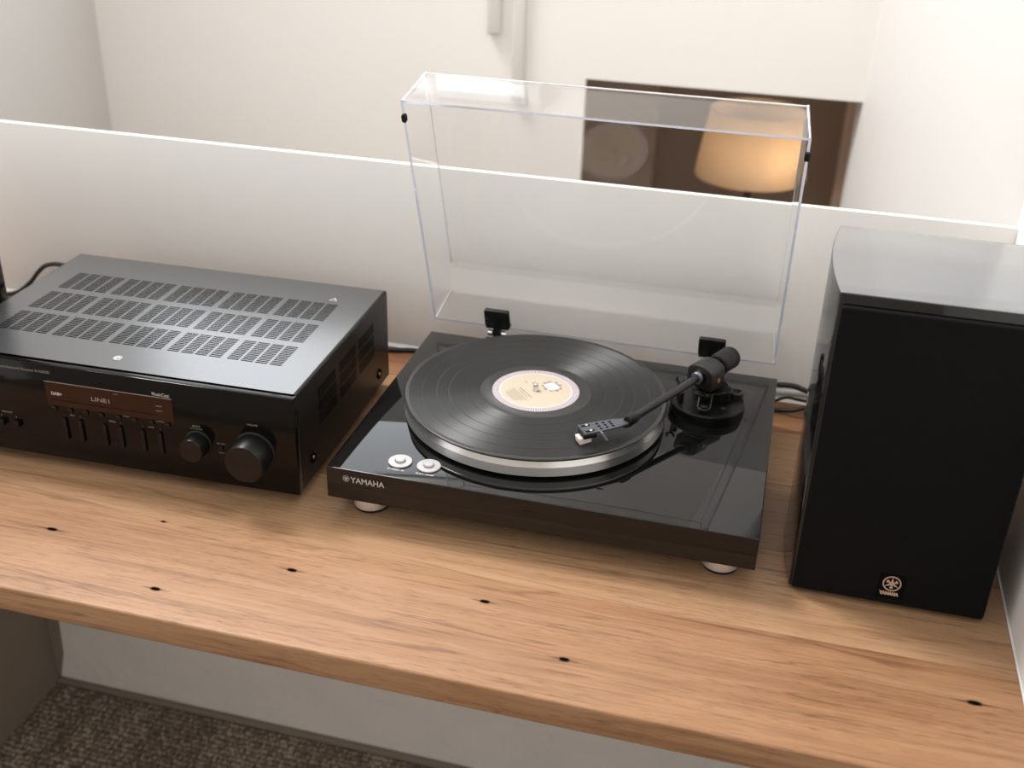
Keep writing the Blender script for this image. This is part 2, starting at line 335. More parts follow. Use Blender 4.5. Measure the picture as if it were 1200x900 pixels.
# ------------------------------------------------------------------ mesh helpers
class MB:
    def __init__(s): s.v = []; s.f = []; s.mi = []
    def add(s, vs, fs, mi=0):
        o = len(s.v); s.v += [tuple(v) for v in vs]; s.f += [tuple(i + o for i in f) for f in fs]; s.mi += [mi] * len(fs); return s
    def box(s, x0, x1, y0, y1, z0, z1, M=None, mi=0):
        vs = [Vector((x, y, z)) for x in (x0, x1) for y in (y0, y1) for z in (z0, z1)]
        if M is not None: vs = [M @ v for v in vs]
        return s.add(vs, [(0, 1, 3, 2), (4, 6, 7, 5), (0, 4, 5, 1), (2, 3, 7, 6), (0, 2, 6, 4), (1, 5, 7, 3)], mi)
    def lathe(s, prof, seg=48, M=None, mi=0, closed=False, caps=True):
        """prof: list of (r, z) in order; revolve about local Z"""
        M = M or Matrix(); vs = []; fs = []; n = len(prof)
        for k in range(seg):
            a = 2 * PI * k / seg
            for (r, z) in prof: vs.append(M @ Vector((r * math.cos(a), r * math.sin(a), z)))
        for k in range(seg):
            k2 = (k + 1) % seg
            for i in range(n if closed else n - 1):
                j = (i + 1) % n
                fs.append((k * n + i, k2 * n + i, k2 * n + j, k * n + j))
        if not closed and caps:
            if prof[0][0] > 1e-6: fs.append(tuple(k * n for k in range(seg))[::-1])
            if prof[-1][0] > 1e-6: fs.append(tuple(k * n + n - 1 for k in range(seg)))
        return s.add(vs, fs, mi)
    def cyl(s, p0, p1, r0, r1=None, seg=32, cham=0.0, mi=0):
        r1 = r0 if r1 is None else r1
        p0 = Vector(p0); p1 = Vector(p1); d = p1 - p0; h = d.length
        M = Matrix.Translation(p0) @ d.to_track_quat('Z', 'Y').to_matrix().to_4x4()
        prof = [(r0, 0), (r1, h)]
        if cham: prof = [(r0 - cham, 0), (r0, cham), (r1, h - cham), (r1 - cham, h)]
        return s.lathe(prof, seg, M, mi)
    def tube(s, pts, r, seg=12, mi=0):
        pts = [Vector(p) for p in pts]; n = len(pts); vs = []; fs = []
        up = Vector((0, 0, 1))
        for i, p in enumerate(pts):
            t = (pts[min(i + 1, n - 1)] - pts[max(i - 1, 0)]).normalized()
            if abs(t.dot(up)) > 0.97: up = Vector((1, 0, 0))
            a = t.cross(up).normalized(); b2 = a.cross(t).normalized()
            rr = r[i] if isinstance(r, (list, tuple)) else r
            for k in range(seg):
                an = 2 * PI * k / seg
                vs.append(p + a * math.cos(an) * rr + b2 * math.sin(an) * rr)
        for i in range(n - 1):
            for k in range(seg):
                k2 = (k + 1) % seg
                fs.append((i * seg + k, i * seg + k2, (i + 1) * seg + k2, (i + 1) * seg + k))
        fs.append(tuple(range(seg))[::-1]); fs.append(tuple((n - 1) * seg + k for k in range(seg)))
        return s.add(vs, fs, mi)
    def prism(s, poly, z0, z1, M=None, mi=0):
        """poly: (x, y) list counter-clockwise, extruded along local Z"""
        n = len(poly); M = M or Matrix()
        vs = [M @ Vector((x, y, z0)) for x, y in poly] + [M @ Vector((x, y, z1)) for x, y in poly]
        fs = [tuple(range(n))[::-1], tuple(range(n, 2 * n))] + [(i, (i + 1) % n, n + (i + 1) % n, n + i) for i in range(n)]
        return s.add(vs, fs, mi)
    def text(s, body, size, M, align='LEFT', bold=0.0, sx=1.0, mi=0, depth=0.0):
        cu = bpy.data.curves.new('lettering', 'FONT'); cu.body = body; cu.size = size; cu.align_x = align; cu.align_y = 'CENTER'
        cu.offset = bold; cu.resolution_u = 3; cu.extrude = depth
        o = bpy.data.objects.new('lettering', cu); col.objects.link(o)
        dg = bpy.context.evaluated_depsgraph_get(); dg.update()
        me = bpy.data.meshes.new_from_object(o.evaluated_get(dg))
        S = M @ Matrix.Diagonal((sx, 1, 1, 1))
        s.add([S @ v.co for v in me.vertices], [tuple(p.vertices) for p in me.polygons], mi)
        bpy.data.objects.remove(o); bpy.data.curves.remove(cu); bpy.data.meshes.remove(me)
        return s
    def build(s, name, mats, parent=None, bevel=0.0, bseg=2, angle=35, smooth=True, loc=None):
        me = bpy.data.meshes.new(name); me.from_pydata(s.v, [], s.f)
        if isinstance(mats, str): mats = [mats]
        for mm in mats: me.materials.append(MATS[mm])
        for p, i in zip(me.polygons, s.mi): p.material_index = i
        bm = bmesh.new(); bm.from_mesh(me)
        bmesh.ops.recalc_face_normals(bm, faces=bm.faces)
        if bevel:
            es = [e for e in bm.edges if len(e.link_faces) == 2 and e.calc_face_angle(0) > math.radians(30)]
            bmesh.ops.bevel(bm, geom=es, offset=bevel, segments=bseg, affect='EDGES', profile=0.5, clamp_overlap=True)
        bm.to_mesh(me); bm.free()
        if smooth:
            for p in me.polygons: p.use_smooth = True
            me.set_sharp_from_angle(angle=math.radians(angle))
        o = bpy.data.objects.new(name, me); col.objects.link(o)
        if parent is not None: o.parent = parent
        if loc is not None: o.location = loc
        return o
def tag(o, label, cat, group=None, kind=None):
    o['label'] = label; o['category'] = cat
    if group: o['group'] = group
    if kind: o['kind'] = kind
    return o
def struct(o, label, cat):
    o['label'] = label; o['category'] = cat; o['kind'] = 'structure'; return o
def empty(name, loc=(0, 0, 0), rz=0.0):
    o = bpy.data.objects.new(name, None); col.objects.link(o); o.location = loc; o.rotation_euler = (0, 0, rz); o.empty_display_size = 0.05; return o
def smooth_path(pts, n=8):
    P = [Vector(p) for p in pts]; out = []
    for i in range(len(P) - 1):
        p0 = P[max(i - 1, 0)]; p1 = P[i]; p2 = P[i + 1]; p3 = P[min(i + 2, len(P) - 1)]
        for k in range(n):
            t = k / n
            out.append(0.5 * ((2 * p1) + (p2 - p0) * t + (2 * p0 - 5 * p1 + 4 * p2 - p3) * t * t + (3 * p1 - p0 - 3 * p2 + p3) * t ** 3))
    out.append(P[-1]); return out
def rrect(x0, x1, y0, y1, r, n=5):
    pts = []
    for cx, cy, a0 in ((x1 - r, y0 + r, -90), (x1 - r, y1 - r, 0), (x0 + r, y1 - r, 90), (x0 + r, y0 + r, 180)):
        for k in range(n + 1):
            a = math.radians(a0 + 90 * k / n); pts.append((cx + r * math.cos(a), cy + r * math.sin(a)))
    return pts
FRONT = Matrix(((1, 0, 0, 0), (0, 0, -1, 0), (0, 1, 0, 0), (0, 0, 0, 1)))     # local XY plane -> world XZ plane, facing -Y
def front_at(x, y, z): return Matrix.Translation((x, y, z)) @ FRONT

# ------------------------------------------------------------------ the setting
FZ = -0.80; BY = 0.418; RX = 0.694; WY = 1.35; TOPZ = 1.75
mb = MB().box(-2.6, 2.2, -3.2, 3.2, FZ - 0.05, FZ)
struct(mb.build('floor', 'carpet'), 'brown woven loop carpet under the timber bench', 'floor')
# half-height panel behind the bench and the same wall going on below the bench
mb = MB().box(-1.6, RX + 0.004, BY, BY + 0.009, -0.034, 0.266)
struct(mb.build('wall_back', 'panel_paint', bevel=0.0015), 'low off-white painted panel standing behind the hi-fi equipment', 'wall')
mb = MB().box(-1.6, RX + 0.1, BY, BY + 0.02, FZ, -0.035)
struct(mb.build('wall_below', 'under_wall_paint'), 'grey-white rough painted wall underneath the bench', 'wall')
mb = MB().box(-0.775, RX + 0.1, BY - 0.012, BY - 0.0005, FZ, FZ + 0.011)
struct(mb.build('baseboard_below', 'support_paint', bevel=0.003), 'narrow brown-grey strip where carpet meets the wall below the bench', 'baseboard')
# right-hand cheek wall of the bench
mb = MB().box(RX, RX + 0.05, -0.90, BY + 0.012, FZ, TOPZ)
struct(mb.build('wall_right', 'panel_paint', bevel=0.001), 'white wall closing the bench beside the right loudspeaker', 'wall')
# slanted wall from the end of the panel to the far wall
d = Vector((0.547 - RX, WY - (BY + 0.012), 0)); L2 = d.length; ang = math.atan2(d.y, d.x)
Mw = Matrix.Translation((RX + 0.002, BY + 0.012, 0)) @ Matrix.Rotation(ang, 4, 'Z')
mb = MB().box(0, L2 + 0.05, -0.05, 0, FZ, TOPZ, Mw)
struct(mb.build('wall_side', 'wall_paint_darkened'), 'plain white wall running back from the panel to the dark opening', 'wall')
# far wall with the low opening and a window above the view
OX0, OX1, OZ = 0.0005, 0.545, 0.186
WX0, WX1, WZ0, WZ1 = -1.08, -0.20, 0.56, 1.44
mb = MB()
mb.box(-1.14, OX0, WY, WY + 0.02, FZ, WZ0)
mb.box(OX0, 0.62, WY, WY + 0.02, OZ, WZ0)
mb.box(-1.14, WX0, WY, WY + 0.02, WZ0, WZ1); mb.box(WX1, 0.62, WY, WY + 0.02, WZ0, WZ1)
mb.box(-1.14, 0.62, WY, WY + 0.02, WZ1, TOPZ)
struct(mb.build('wall_far', 'wall_paint'), 'far off-white wall with a low rectangular opening into a dark room', 'wall')
mb = MB()
for (a, c, e, f) in ((WX0 - .03, WX1 + .03, WZ0 - .04, WZ0), (WX0 - .03, WX1 + .03, WZ1, WZ1 + .04), (WX0 - .03, WX0, WZ0, WZ1), (WX1, WX1 + .03, WZ0, WZ1), (-0.462, -0.432, WZ0, WZ1)):
    mb.box(a, c, WY - 0.028, WY - 0.001, e, f)
w1 = struct(mb.build('window_1', 'window_white', bevel=0.002), 'white framed window high in the far wall', 'window')
for xa, xb in ((WX0, -0.462), (-0.432, WX1)):
    MB().box(xa, xb, WY + 0.004, WY + 0.008, WZ0, WZ1).build('pane', 'window_glass', w1)
mb = MB().box(-1.17, -1.118, BY + 0.02, WY + 0.02, FZ, TOPZ)
struct(mb.build('wall_left', 'wall_paint_darkened'), 'white side wall to the left beyond the low panel', 'wall')
# two narrow vertical bars on the far wall
for bx, bz, bw, gr in ((-0.193, 0.262, 0.028, 0), (-0.140, 0.130, 0.026, 0)):
    mb = MB().box(bx - bw / 2, bx + bw / 2, WY - 0.014, WY - 0.0005, bz, 0.50)
    o = mb.build('trim_1' if bz > 0.2 else 'trim_2', 'bar_paint', bevel=0.004, bseg=3)
    struct(o, 'shorter pale greige vertical bar on the far white wall' if bz > 0.2 else 'longer pale greige vertical bar on the far white wall', 'trim')
# the dark room seen through the opening
mb = MB().box(-1.3, 1.6, 2.70, 2.75, FZ, TOPZ)
struct(mb.build('wall_beyond', 'far_brown'), 'brown wall of the dim room beyond the opening', 'wall')
mb = MB().box(-1.3, 0.62, 1.372, 2.40, 0.62, 0.66)
struct(mb.build('ceiling', 'far_brown'), 'low brown soffit over the dim room beyond the opening', 'ceiling')
mb = MB().box(0.70, 0.74, 1.42, 2.70, FZ, 0.62)
struct(mb.build('wall_beyond_right', 'far_tan'), 'tan side wall inside the dim room beyond the opening', 'wall')
mb = MB().box(-0.75, -0.71, 1.42, 2.70, FZ, 0.62)
struct(mb.build('wall_beyond_left', 'far_tan'), 'tan left side wall inside the dim room beyond the opening', 'wall')
mb = MB().box(-0.42, 0.02, 2.44, 2.48, FZ, 0.62)
struct(mb.build('wall_beyond_pier', 'far_tan'), 'greyish tan pier inside the dim room beyond the opening', 'wall')
mb = MB().box(0.560, 0.70, 2.28, 2.32, FZ, 0.62)
struct(mb.build('wall_beyond_jamb', 'far_tan'), 'narrow tan jamb at the right inside the dim room', 'wall')
mb = MB().box(-2.6, 2.2, -2.45, -2.40, FZ, 0.75)  # unseen wall, added and kept low to shape the light from the front
struct(mb.build('wall_front_added', 'room_paint'), 'low plain unseen wall added across the room to dim the light from the front', 'wall')
# white sealant beads
mb = MB().prism([(0, 0), (-0.004, 0), (-0.0015, 0.0015), (0, 0.004)], -1.2, RX - 0.003, Matrix(((0, 0, 1, 0), (1, 0, 0, BY - 0.0002), (0, 1, 0, 0.0006), (0, 0, 0, 1))))
struct(mb.build('trim_3', 'caulk'), 'thin white sealant bead between bench and low panel', 'trim')
mb = MB().prism([(0, 0), (-0.0016, 0), (-0.0007, 0.0007), (0, 0.0016)], -0.19, BY - 0.004, Matrix(((1, 0, 0, RX - 0.0002), (0, 0, 1, 0), (0, 1, 0, 0.0006), (0, 0, 0, 1))))
struct(mb.build('trim_4', 'caulk'), 'thin white sealant bead between bench and right wall', 'trim')

# timber bench: joined planks
bench = empty('timber_bench', (0, 0, 0))
tag(bench, 'honey coloured timber bench top of joined planks with dark knots', 'bench')
SEAMS = [-0.055, 0.078, 0.2105, 0.3352, BY - 0.001]
x0, x1 = -1.25, RX - 0.001
prof = []      # rounded front edge, (y, z)
yf, zt, zb, r = -0.2020, 0.0, -0.0300, 0.0030
for k in range(7): a = math.radians(90 + 90 * k / 6); prof.append((yf + r + r * math.cos(a), zt - r + r * math.sin(a)))
for k in range(7): a = math.radians(180 + 90 * k / 6); prof.append((yf + r + r * math.cos(a), zb + r + r * math.sin(a)))
prof += [(SEAMS[0] - 0.0001, zb), (SEAMS[0] - 0.0001, zt)]
MX = Matrix(((0, 0, 1, 0), (1, 0, 0, 0), (0, 1, 0, 0), (0, 0, 0, 1)))
MB().prism(prof, x0, x1, MX).build('plank', 'timber_front', bench)
for i, tm in enumerate(('timber_pale', 'timber_brown', 'timber_blond', 'timber_red')):
    g = 0.00035
    MB().box(x0, x1, SEAMS[i] + (0.0001 if i == 0 else g), SEAMS[i + 1] - (g if i < 3 else 0), zb, zt).build('plank', tm, bench, bevel=0.0004 if i else 0.0002, bseg=1)

# support under the bench at the left, its back edge slightly kinked
mb = MB()
poly = [(-0.35, -0.0325), (-0.35, FZ), (BY - 0.004, FZ), (BY - 0.004, -0.70), (BY - 0.004, -0.0325)]
mb.box(-0.80, -0.7605, -0.35, BY - 0.0005, FZ + 0.001, -0.0325)
mb.prism([(0.0, FZ + 0.001), (0.018, -0.731), (0.022, -0.66), (0.022, -0.0325), (0, -0.0325)], BY - 0.004, BY - 0.0005, Matrix(((1, 0, 0, -0.7605), (0, 0, 1, 0), (0, 1, 0, 0), (0, 0, 0, 1))))
tag(mb.build('bench_support', 'support_paint'), 'taupe painted upright panel carrying the bench from below', 'support')

# floor lamp in the room beyond
lamp = empty('floor_lamp', (0.331, 2.02, FZ))
tag(lamp, 'lit floor lamp with warm cream drum shade beyond the opening', 'lamp')
zl = -FZ
MB().lathe([(0.146, zl - 0.178), (0.122, zl - 0.004), (0.120, zl - 0.004), (0.144, zl - 0.178)], 64, closed=True).build('shade', 'lamp_fabric', lamp)
MB().lathe([(0.11, 0.0), (0.11, 0.012), (0.02, 0.024), (0.0, 0.024)], 40).build('base', 'far_dark', lamp)
MB().cyl((0, 0, 0.02), (0, 0, zl - 0.16), 0.009, seg=16).build('pole', 'far_dark', lamp)
MB().lathe([(0.0, zl - 0.165), (0.016, zl - 0.16), (0.03, zl - 0.115), (0.022, zl - 0.085), (0.0, zl - 0.075)], 24, Matrix.Translation((0.035, -0.03, 0.0))).build('bulb', 'label_cream', lamp)
ld = bpy.data.lights.new('lamp_bulb_light', 'POINT'); ld.energy = 4.2; ld.color = (1.0, 0.88, 0.74); ld.shadow_soft_size = 0.03
lo = bpy.data.objects.new('lamp_bulb_light', ld); col.objects.link(lo); lo.parent = lamp; lo.location = (0.040, -0.045, zl - 0.105)

# ------------------------------------------------------------------ turntable
tt = empty('turntable', (0, 0, 0))
tag(tt, 'gloss black turntable with raised clear lid and straight tonearm', 'turntable')
PW, PD, PT, PB = 0.45, 0.3508, 0.0644, 0.0267
plinth = MB().box(0, PW, 0, PD, PB, PT).build('plinth', 'gloss_black', tt, bevel=0.0010, bseg=3)
for fx, fy in ((0.0357, 0.0355), (0.4153, 0.0370), (0.0357, 0.312), (0.4153, 0.312)):
    ft = MB().lathe([(0.0172, 0.0030), (0.0190, 0.0042), (0.0190, 0.0180), (0.0180, 0.0195), (0.012, 0.0200), (0.012, PB)], 48, Matrix.Translation((fx, fy, 0))).build('foot', 'foot_metal', tt)
    MB().lathe([(0.0168, 0.0), (0.0182, 0.0010), (0.0182, 0.0026), (0.0168, 0.0034)], 48, Matrix.Translation((fx, fy, 0))).build('rubber_pad', 'rubber', ft)
# lettering and round emblem on the front
mb = MB()
mb.text('YAMAHA', 0.0098, front_at(0.0275, -0.0002, 0.0524), bold=0.00018, sx=0.92)
mb.build('lettering', 'print_grey', plinth, smooth=False)
mb = MB()
def emblem(mb, M, R):
    mb.lathe([(R, 0), (R, R * .05), (R * .87, R * .05), (R * .87, 0)], 40, M, closed=True)
    for k in range(3):
        a = math.radians(90 + 120 * k)
        ca, sa = math.cos(a), math.sin(a)
        q = [(R * .86, 0), (R * .25, R * .13), (R * .0, R * .16), (R * .0, -R * .16), (R * .25, -R * .13)]
        mb.prism([(x * ca - y * sa, x * sa + y * ca) for x, y in q][::-1], 0, R * .05, M)
        a2 = a + math.radians(60); ca, sa = math.cos(a2), math.sin(a2)
        q = [(R * .0, R * .08), (R * .40, R * .07), (R * .52, R * .20), (R * .66, R * .14), (R * .66, -R * .14), (R * .52, -R * .20), (R * .40, -R * .07), (R * .0, -R * .08)]
        mb.prism([(x * ca - y * sa, x * sa + y * ca) for x, y in q][::-1], 0, R * .045, M)
emblem(mb, front_at(0.0222, -0.0001, 0.0533), 0.0036)
mb.build('emblem', 'print_grey', plinth, smooth=False)
# push buttons
for bx, by, txt, tx, ty in ((0.0718, 0.0306, '33 SPEED 45', 0.0718, 0.0152), (0.1036, 0.0307, 'PLAY / STOP', 0.1042, 0.0150)):
    T = Matrix.Translation((bx, by, PT))
    rg = MB().lathe([(0.0126, 0.0002), (0.0129, 0.0012), (0.0124, 0.0019), (0.0062, 0.0019), (0.0060, 0.0012), (0.0, 0.0012)], 48, T).build('button_ring', 'button_silver', tt)
    MB().lathe([(0.0054, 0.0014), (0.0054, 0.0036), (0.0046, 0.0044), (0.0, 0.0045)], 40, T).build('button', 'button_silver', rg)
    MB().text(txt, 0.0036, Matrix.Translation((tx, ty, PT + 0.00015)), 'CENTER', 0.0001).build('lettering', 'print_white', plinth, smooth=False)
# platter
RC = (0.1818, 0.1837)
T = Matrix.Translation((RC[0], RC[1], 0))
plat = MB().lathe([(0.1475, 0.0680), (0.1490, 0.0684), (0.1498, 0.0690), (0.1503, 0.0795), (0.1470, 0.0796)], 160, T).build('platter', 'platter_aluminium', tt)
MB().lathe([(0.1503, 0.0797), (0.1500, 0.0806), (0.1486, 0.0862), (0.1480, 0.0866), (0.1465, 0.0866), (0.1465, 0.0797)], 160, T, closed=True).build('platter_bevel', 'bevel_aluminium', plat)
MB().lathe([(0.120, PT), (0.120, 0.0685), (0.0, 0.0685)], 64, T).build('platter_hub', 'plastic_black', plat)
MB().lathe([(0.1462, 0.0864), (0.1462, 0.0878), (0.0, 0.0878)], 96, T).build('slipmat', 'rubber', plat)
MB().lathe([(0.0034, 0.0870), (0.0034, 0.0965), (0.0026, 0.0988), (0.0, 0.0992)], 24, T).build('spindle', 'chrome', plat)

# --- lid: tapered clear box standing open
LW, LL, LD, TH = 0.4462, 0.3376, 0.0682, 1.92017
LO = Vector((0.2217, 0.3693, 0.0732))
lu = Vector((0, math.cos(TH), math.sin(TH))); ln = Vector((0, math.sin(TH), -math.cos(TH)))
ML = Matrix(((1, lu.x, ln.x, LO.x), (0, lu.y, ln.y, LO.y), (0, lu.z, ln.z, LO.z), (0, 0, 0, 1)))
t = 0.003; tx, tu0, tu1 = 0.0062, 0.003, 0.0055
def frame(w, u0, u1, n): return [(-w, u0, n), (w, u0, n), (w, u1, n), (-w, u1, n)]
O0 = frame(LW / 2, 0, LL, 0); O1 = frame(LW / 2 - tx, tu0, LL - tu1, LD)
I0 = frame(LW / 2 - t, t, LL - t, 0); I1 = frame(LW / 2 - tx - t, tu0 + t, LL - tu1 - t, LD - t)
mb = MB()
vs = [ML @ Vector(v) for v in O0 + O1 + I0 + I1]
fs = []; mi = []
for i in range(4):
    j = (i + 1) % 4
    fs.append((i, j, 4 + j, 4 + i)); mi.append(0)
    fs.append((8 + i, 12 + i, 12 + j, 8 + j)); mi.append(0)
    fs.append((i, 8 + i, 8 + j, j)); mi.append(1)
fs.append((4, 5, 6, 7)); mi.append(0); fs.append((12, 15, 14, 13)); mi.append(0)
mb.add(vs, fs); mb.mi = mi
lid = mb.build('lid', ['lid_acrylic', 'lid_edge'], tt, smooth=False)
lid['label'] = 'clear acrylic dust lid'
# polished rounded edges, where the thick acrylic catches the light
mb = MB()
er = 0.0010
for i in range(4):
    j = (i + 1) % 4
    a = Vector(O1[i]); b_ = Vector(O1[j]); ins = Vector((0, 0.168, LD)) - (a + b_) / 2; ins = ins.normalized() * 0.0016
    mb.tube([ML @ (a + ins), ML @ (b_ + ins)], er, 8)
    a = Vector(O0[i]); b_ = Vector(O1[i]); mid = Vector((0, LL / 2, LD / 2))
    off = Vector((-math.copysign(0.0016, a.x), math.copysign(0.0016, LL / 2 - a.y), 0))
    mb.tube([ML @ (a + off + Vector((0, 0, 0.002))), ML @ (b_ + off)], er, 8)
mb.build('moulded_edge', 'lid_corner', lid)
for sx in (-1, 1):
    MB().prism(rrect(-0.0028, 0.0028, -0.005, 0.005, 0.002), -0.0025, 0.002, ML @ Matrix.Translation((sx * (LW / 2 - 0.0016), LL - 0.0225, 0))).build('bumper', 'rubber', lid)
# hinges
for hx in (0.0905, 0.3660):
    Mh = Matrix.Translation((hx, 0.352, 0.0835)) @ Matrix(((1, 0, 0, 0), (0, math.cos(TH), math.sin(TH), 0), (0, math.sin(TH), -math.cos(TH), 0), (0, 0, 0, 1)))
    hg = MB().prism(rrect(-0.0165, 0.0165, 0, 0.0280, 0.003), -0.002, 0.0035, Mh).build('hinge', 'plastic_matte', tt, bevel=0.0006)
    mb = MB()
    mb.box(hx - 0.0155, hx + 0.0150, 0.3495, 0.3640, 0.0805, 0.0850)
    mb.box(hx - 0.0042, hx + 0.0042, 0.3440, 0.3600, PT, 0.0830)
    mb.box(hx - 0.0140, hx + 0.0140, 0.3425, 0.3500, PT - 0.010, PT + 0.004)
    mb.build('hinge_bracket', 'plastic_black', hg, bevel=0.0006)
    for s in (-1, 1):
        MB().cyl((hx + s * 0.0055, 0.350, 0.0745), (hx + s * 0.0125, 0.350, 0.0745), 0.0042, seg=20, cham=0.0008).build('hinge_pin', 'chrome', hg)

# --- tonearm
BASE = Vector((0.3735, 0.247, 0))
T = Matrix.Translation((BASE.x, BASE.y, 0))
ab = MB().lathe([(0.0425, PT), (0.0430, PT + 0.002), (0.0430, 0.0755), (0.0418, 0.0770), (0.0, 0.0770)], 72, T).build('tonearm_base', 'base_black', tt)
PIV = Vector((0.3744, 0.2530, 0.0))
T = Matrix.Translation((PIV.x, PIV.y, 0))
MB().lathe([(0.0200, 0.0770), (0.0200, 0.0900), (0.0185, 0.0920), (0.0, 0.0920)], 48, T).build('pillar', 'plastic_black', ab)
MB().lathe([(0.0212, 0.0905), (0.0216, 0.0915), (0.0212, 0.0926), (0.0195, 0.0926), (0.0195, 0.0905)], 48, T, closed=True).build('trim_ring', 'arm_black', ab)
MB().lathe([(0.0150, 0.0925), (0.0152, 0.0950), (0.0140, 0.1000), (0.0, 0.1000)], 40, T).build('bearing_collar', 'plastic_black', ab)
# anti-skate dial
T = Matrix.Translation((0.4040, 0.2640, 0.0770))
kn = MB().lathe([(0.0088, 0.0), (0.0088, 0.0062), (0.0078, 0.0072), (0.0052, 0.0072), (0.0046, 0.0052), (0.0, 0.0052)], 40, T).build('anti_skate_dial', 'arm_black', ab)
for k in range(6):
    a = k * PI / 3
    MB().box(-0.0006, 0.0006, 0.0015, 0.0040, 0.0050, 0.0064, T @ Matrix.Rotation(a, 4, 'Z')).build('dial_rib', 'plastic_black', kn)
# small round post behind, cue lift pillar and lever
MB().cyl((0.3905, 0.2490, 0.077), (0.3905, 0.2490, 0.0925), 0.0088, seg=32, cham=0.001).build('weight_post', 'plastic_black', ab)
MB().lathe([(0.0098, 0.0900), (0.0102, 0.0912), (0.0098, 0.0922), (0.0086, 0.0922), (0.0086, 0.0900)], 36, Matrix.Translation((0.3905, 0.2490, 0)), closed=True).build('post_ring', 'arm_black', ab)
MB().cyl((0.3930, 0.2215, 0.077), (0.3930, 0.2215, 0.0830), 0.0030, seg=16, cham=0.0006).build('set_screw', 'arm_black', ab)
MB().cyl((0.3435, 0.2300, 0.077), (0.3435, 0.2300, 0.0900), 0.0030, seg=16, cham=0.0006).build('lift_pin', 'plastic_black', ab)
# u-shaped cue mechanism in front of the pillar
mb = MB()
path = []
for k in range(13):
    a = math.radians(180 + 180 * k / 12); path.append((0.3715 + 0.0068 * math.cos(a), 0.2165 + 0.0075 * math.sin(a), 0.0825 - 0.0035 * math.sin(-a) * 0))
path = [(0.3647, 0.2330, 0.0905)] + path + [(0.3783, 0.2330, 0.0905)]
mb.tube(path, 0.0011, 8)
mb.build('cue_bracket', 'arm_black', ab)
MB().box(0.3660, 0.3770, 0.2110, 0.2290, 0.0772, 0.0815).build('cue_body', 'plastic_black', ab, bevel=0.001)
MB().cyl((0.3715, 0.2170, 0.0812), (0.3715, 0.2170, 0.0840), 0.0036, seg=20, cham=0.0006).build('cue_screw', 'arm_black', ab)
lv = MB().prism([(-0.011, -0.0020), (0.006, -0.0050), (0.0095, -0.003), (0.010, 0.002), (0.0065, 0.0048), (-0.0105, 0.0018)], 0, 0.0022, Matrix.Translation((0.3680, 0.2300, 0.0905)) @ Matrix.Rotation(math.radians(-6), 4, 'Z')).build('cue_lever', 'arm_black', ab, bevel=0.0007)
MB().cyl((0.3735, 0.2290, 0.0922), (0.3735, 0.2290, 0.0940), 0.0018, seg=14).build('lever_screw', 'gold', lv)
# arm-rest clip
mb = MB()
mb.cyl((0.3400, 0.2380, 0.077), (0.3400, 0.2380, 0.0985), 0.0022, seg=14)
mb.tube(smooth_path([(0.3365, 0.2395, 0.1050), (0.3358, 0.2390, 0.1010), (0.3400, 0.2380, 0.0980), (0.3440, 0.2368, 0.1000), (0.3445, 0.2366, 0.1030)], 5), 0.0016, 8)
mb.build('arm_rest', 'plastic_black', ab)
# arm: local frame, X along the arm towards the headshell
A0 = Vector((0.3034, 0.1210, 0.1085)); dA = Vector((0.47305, 0.87991, 0.04440)).normalized()
sd = dA.cross(Vector((0, 0, 1))).normalized(); up = sd.cross(dA).normalized()
def armM(tt_): 
    p = A0 + dA * tt_
    return Matrix(((sd.x, up.x, dA.x, p.x), (sd.y, up.y, dA.y, p.y), (sd.z, up.z, dA.z, p.z), (0, 0, 0, 1)))    # local X side, Y up, Z along arm towards the pivot
arm = MB().cyl(A0 - dA * 0.004, A0 + dA * 0.130, 0.0044, 0.0046, 28).build('tonearm', 'arm_black', tt)
MB().lathe([(0.0048, 0), (0.0060, 0.001), (0.0062, 0.003), (0.0062, 0.012), (0.0056, 0.0135), (0.0045, 0.0135)], 28, armM(-0.010)).build('locking_collar', 'plastic_black', arm)
MB().lathe([(0.0066, 0), (0.0072, 0.001), (0.0072, 0.004), (0.0046, 0.0045)], 28, armM(0.1165)).build('arm_sleeve', 'ring_grey', arm)
MB().lathe([(0.0066, 0), (0.0095, 0.007), (0.0095, 0.012)], 28, armM(0.1185)).build('sleeve_cone', 'plastic_black', arm)
# pivot housing with an arched top
hw = 0.0165
poly = [(-hw, -0.0150), (hw, -0.0150), (hw, 0.0045)]
for k in range(1, 12):
    a = math.radians(0 + 180 * k / 12); poly.append((hw * math.cos(a), 0.0045 + 0.0085 * math.sin(a)))
poly.append((-hw, 0.0045))
piv = MB().prism(poly, 0.1235, 0.1500, armM(0.0)).build('pivot_housing', 'arm_black', arm, bevel=0.0007)
for sgn in (1, -1):
    M = armM(0.138) @ Matrix.Translation((sgn * hw, -0.005, 0)) @ Matrix.Rotation(sgn * PI / 2, 4, 'Y')
    MB().lathe([(0.0026, -0.0005), (0.0026, 0.0008), (0.0, 0.0011)], 18, M).build('pivot_screw', 'copper', piv)
MB().lathe([(0.0090, 0.1495), (0.0090, 0.168)], 28, armM(0)).build('rear_shaft', 'plastic_black', arm)
cw = MB().lathe([(0.0110, 0.1590), (0.0128, 0.1605), (0.0131, 0.1625), (0.0131, 0.1868), (0.0122, 0.1890), (0.0095, 0.1895), (0.0085, 0.1880), (0.0, 0.1880)], 48, armM(0)).build('counterweight', 'plastic_matte', arm)
MB().lathe([(0.01315, 0.1832), (0.01335, 0.1836), (0.01335, 0.1846), (0.01315, 0.1850)], 48, armM(0), closed=True).build('weight_ring', 'plastic_black', cw)
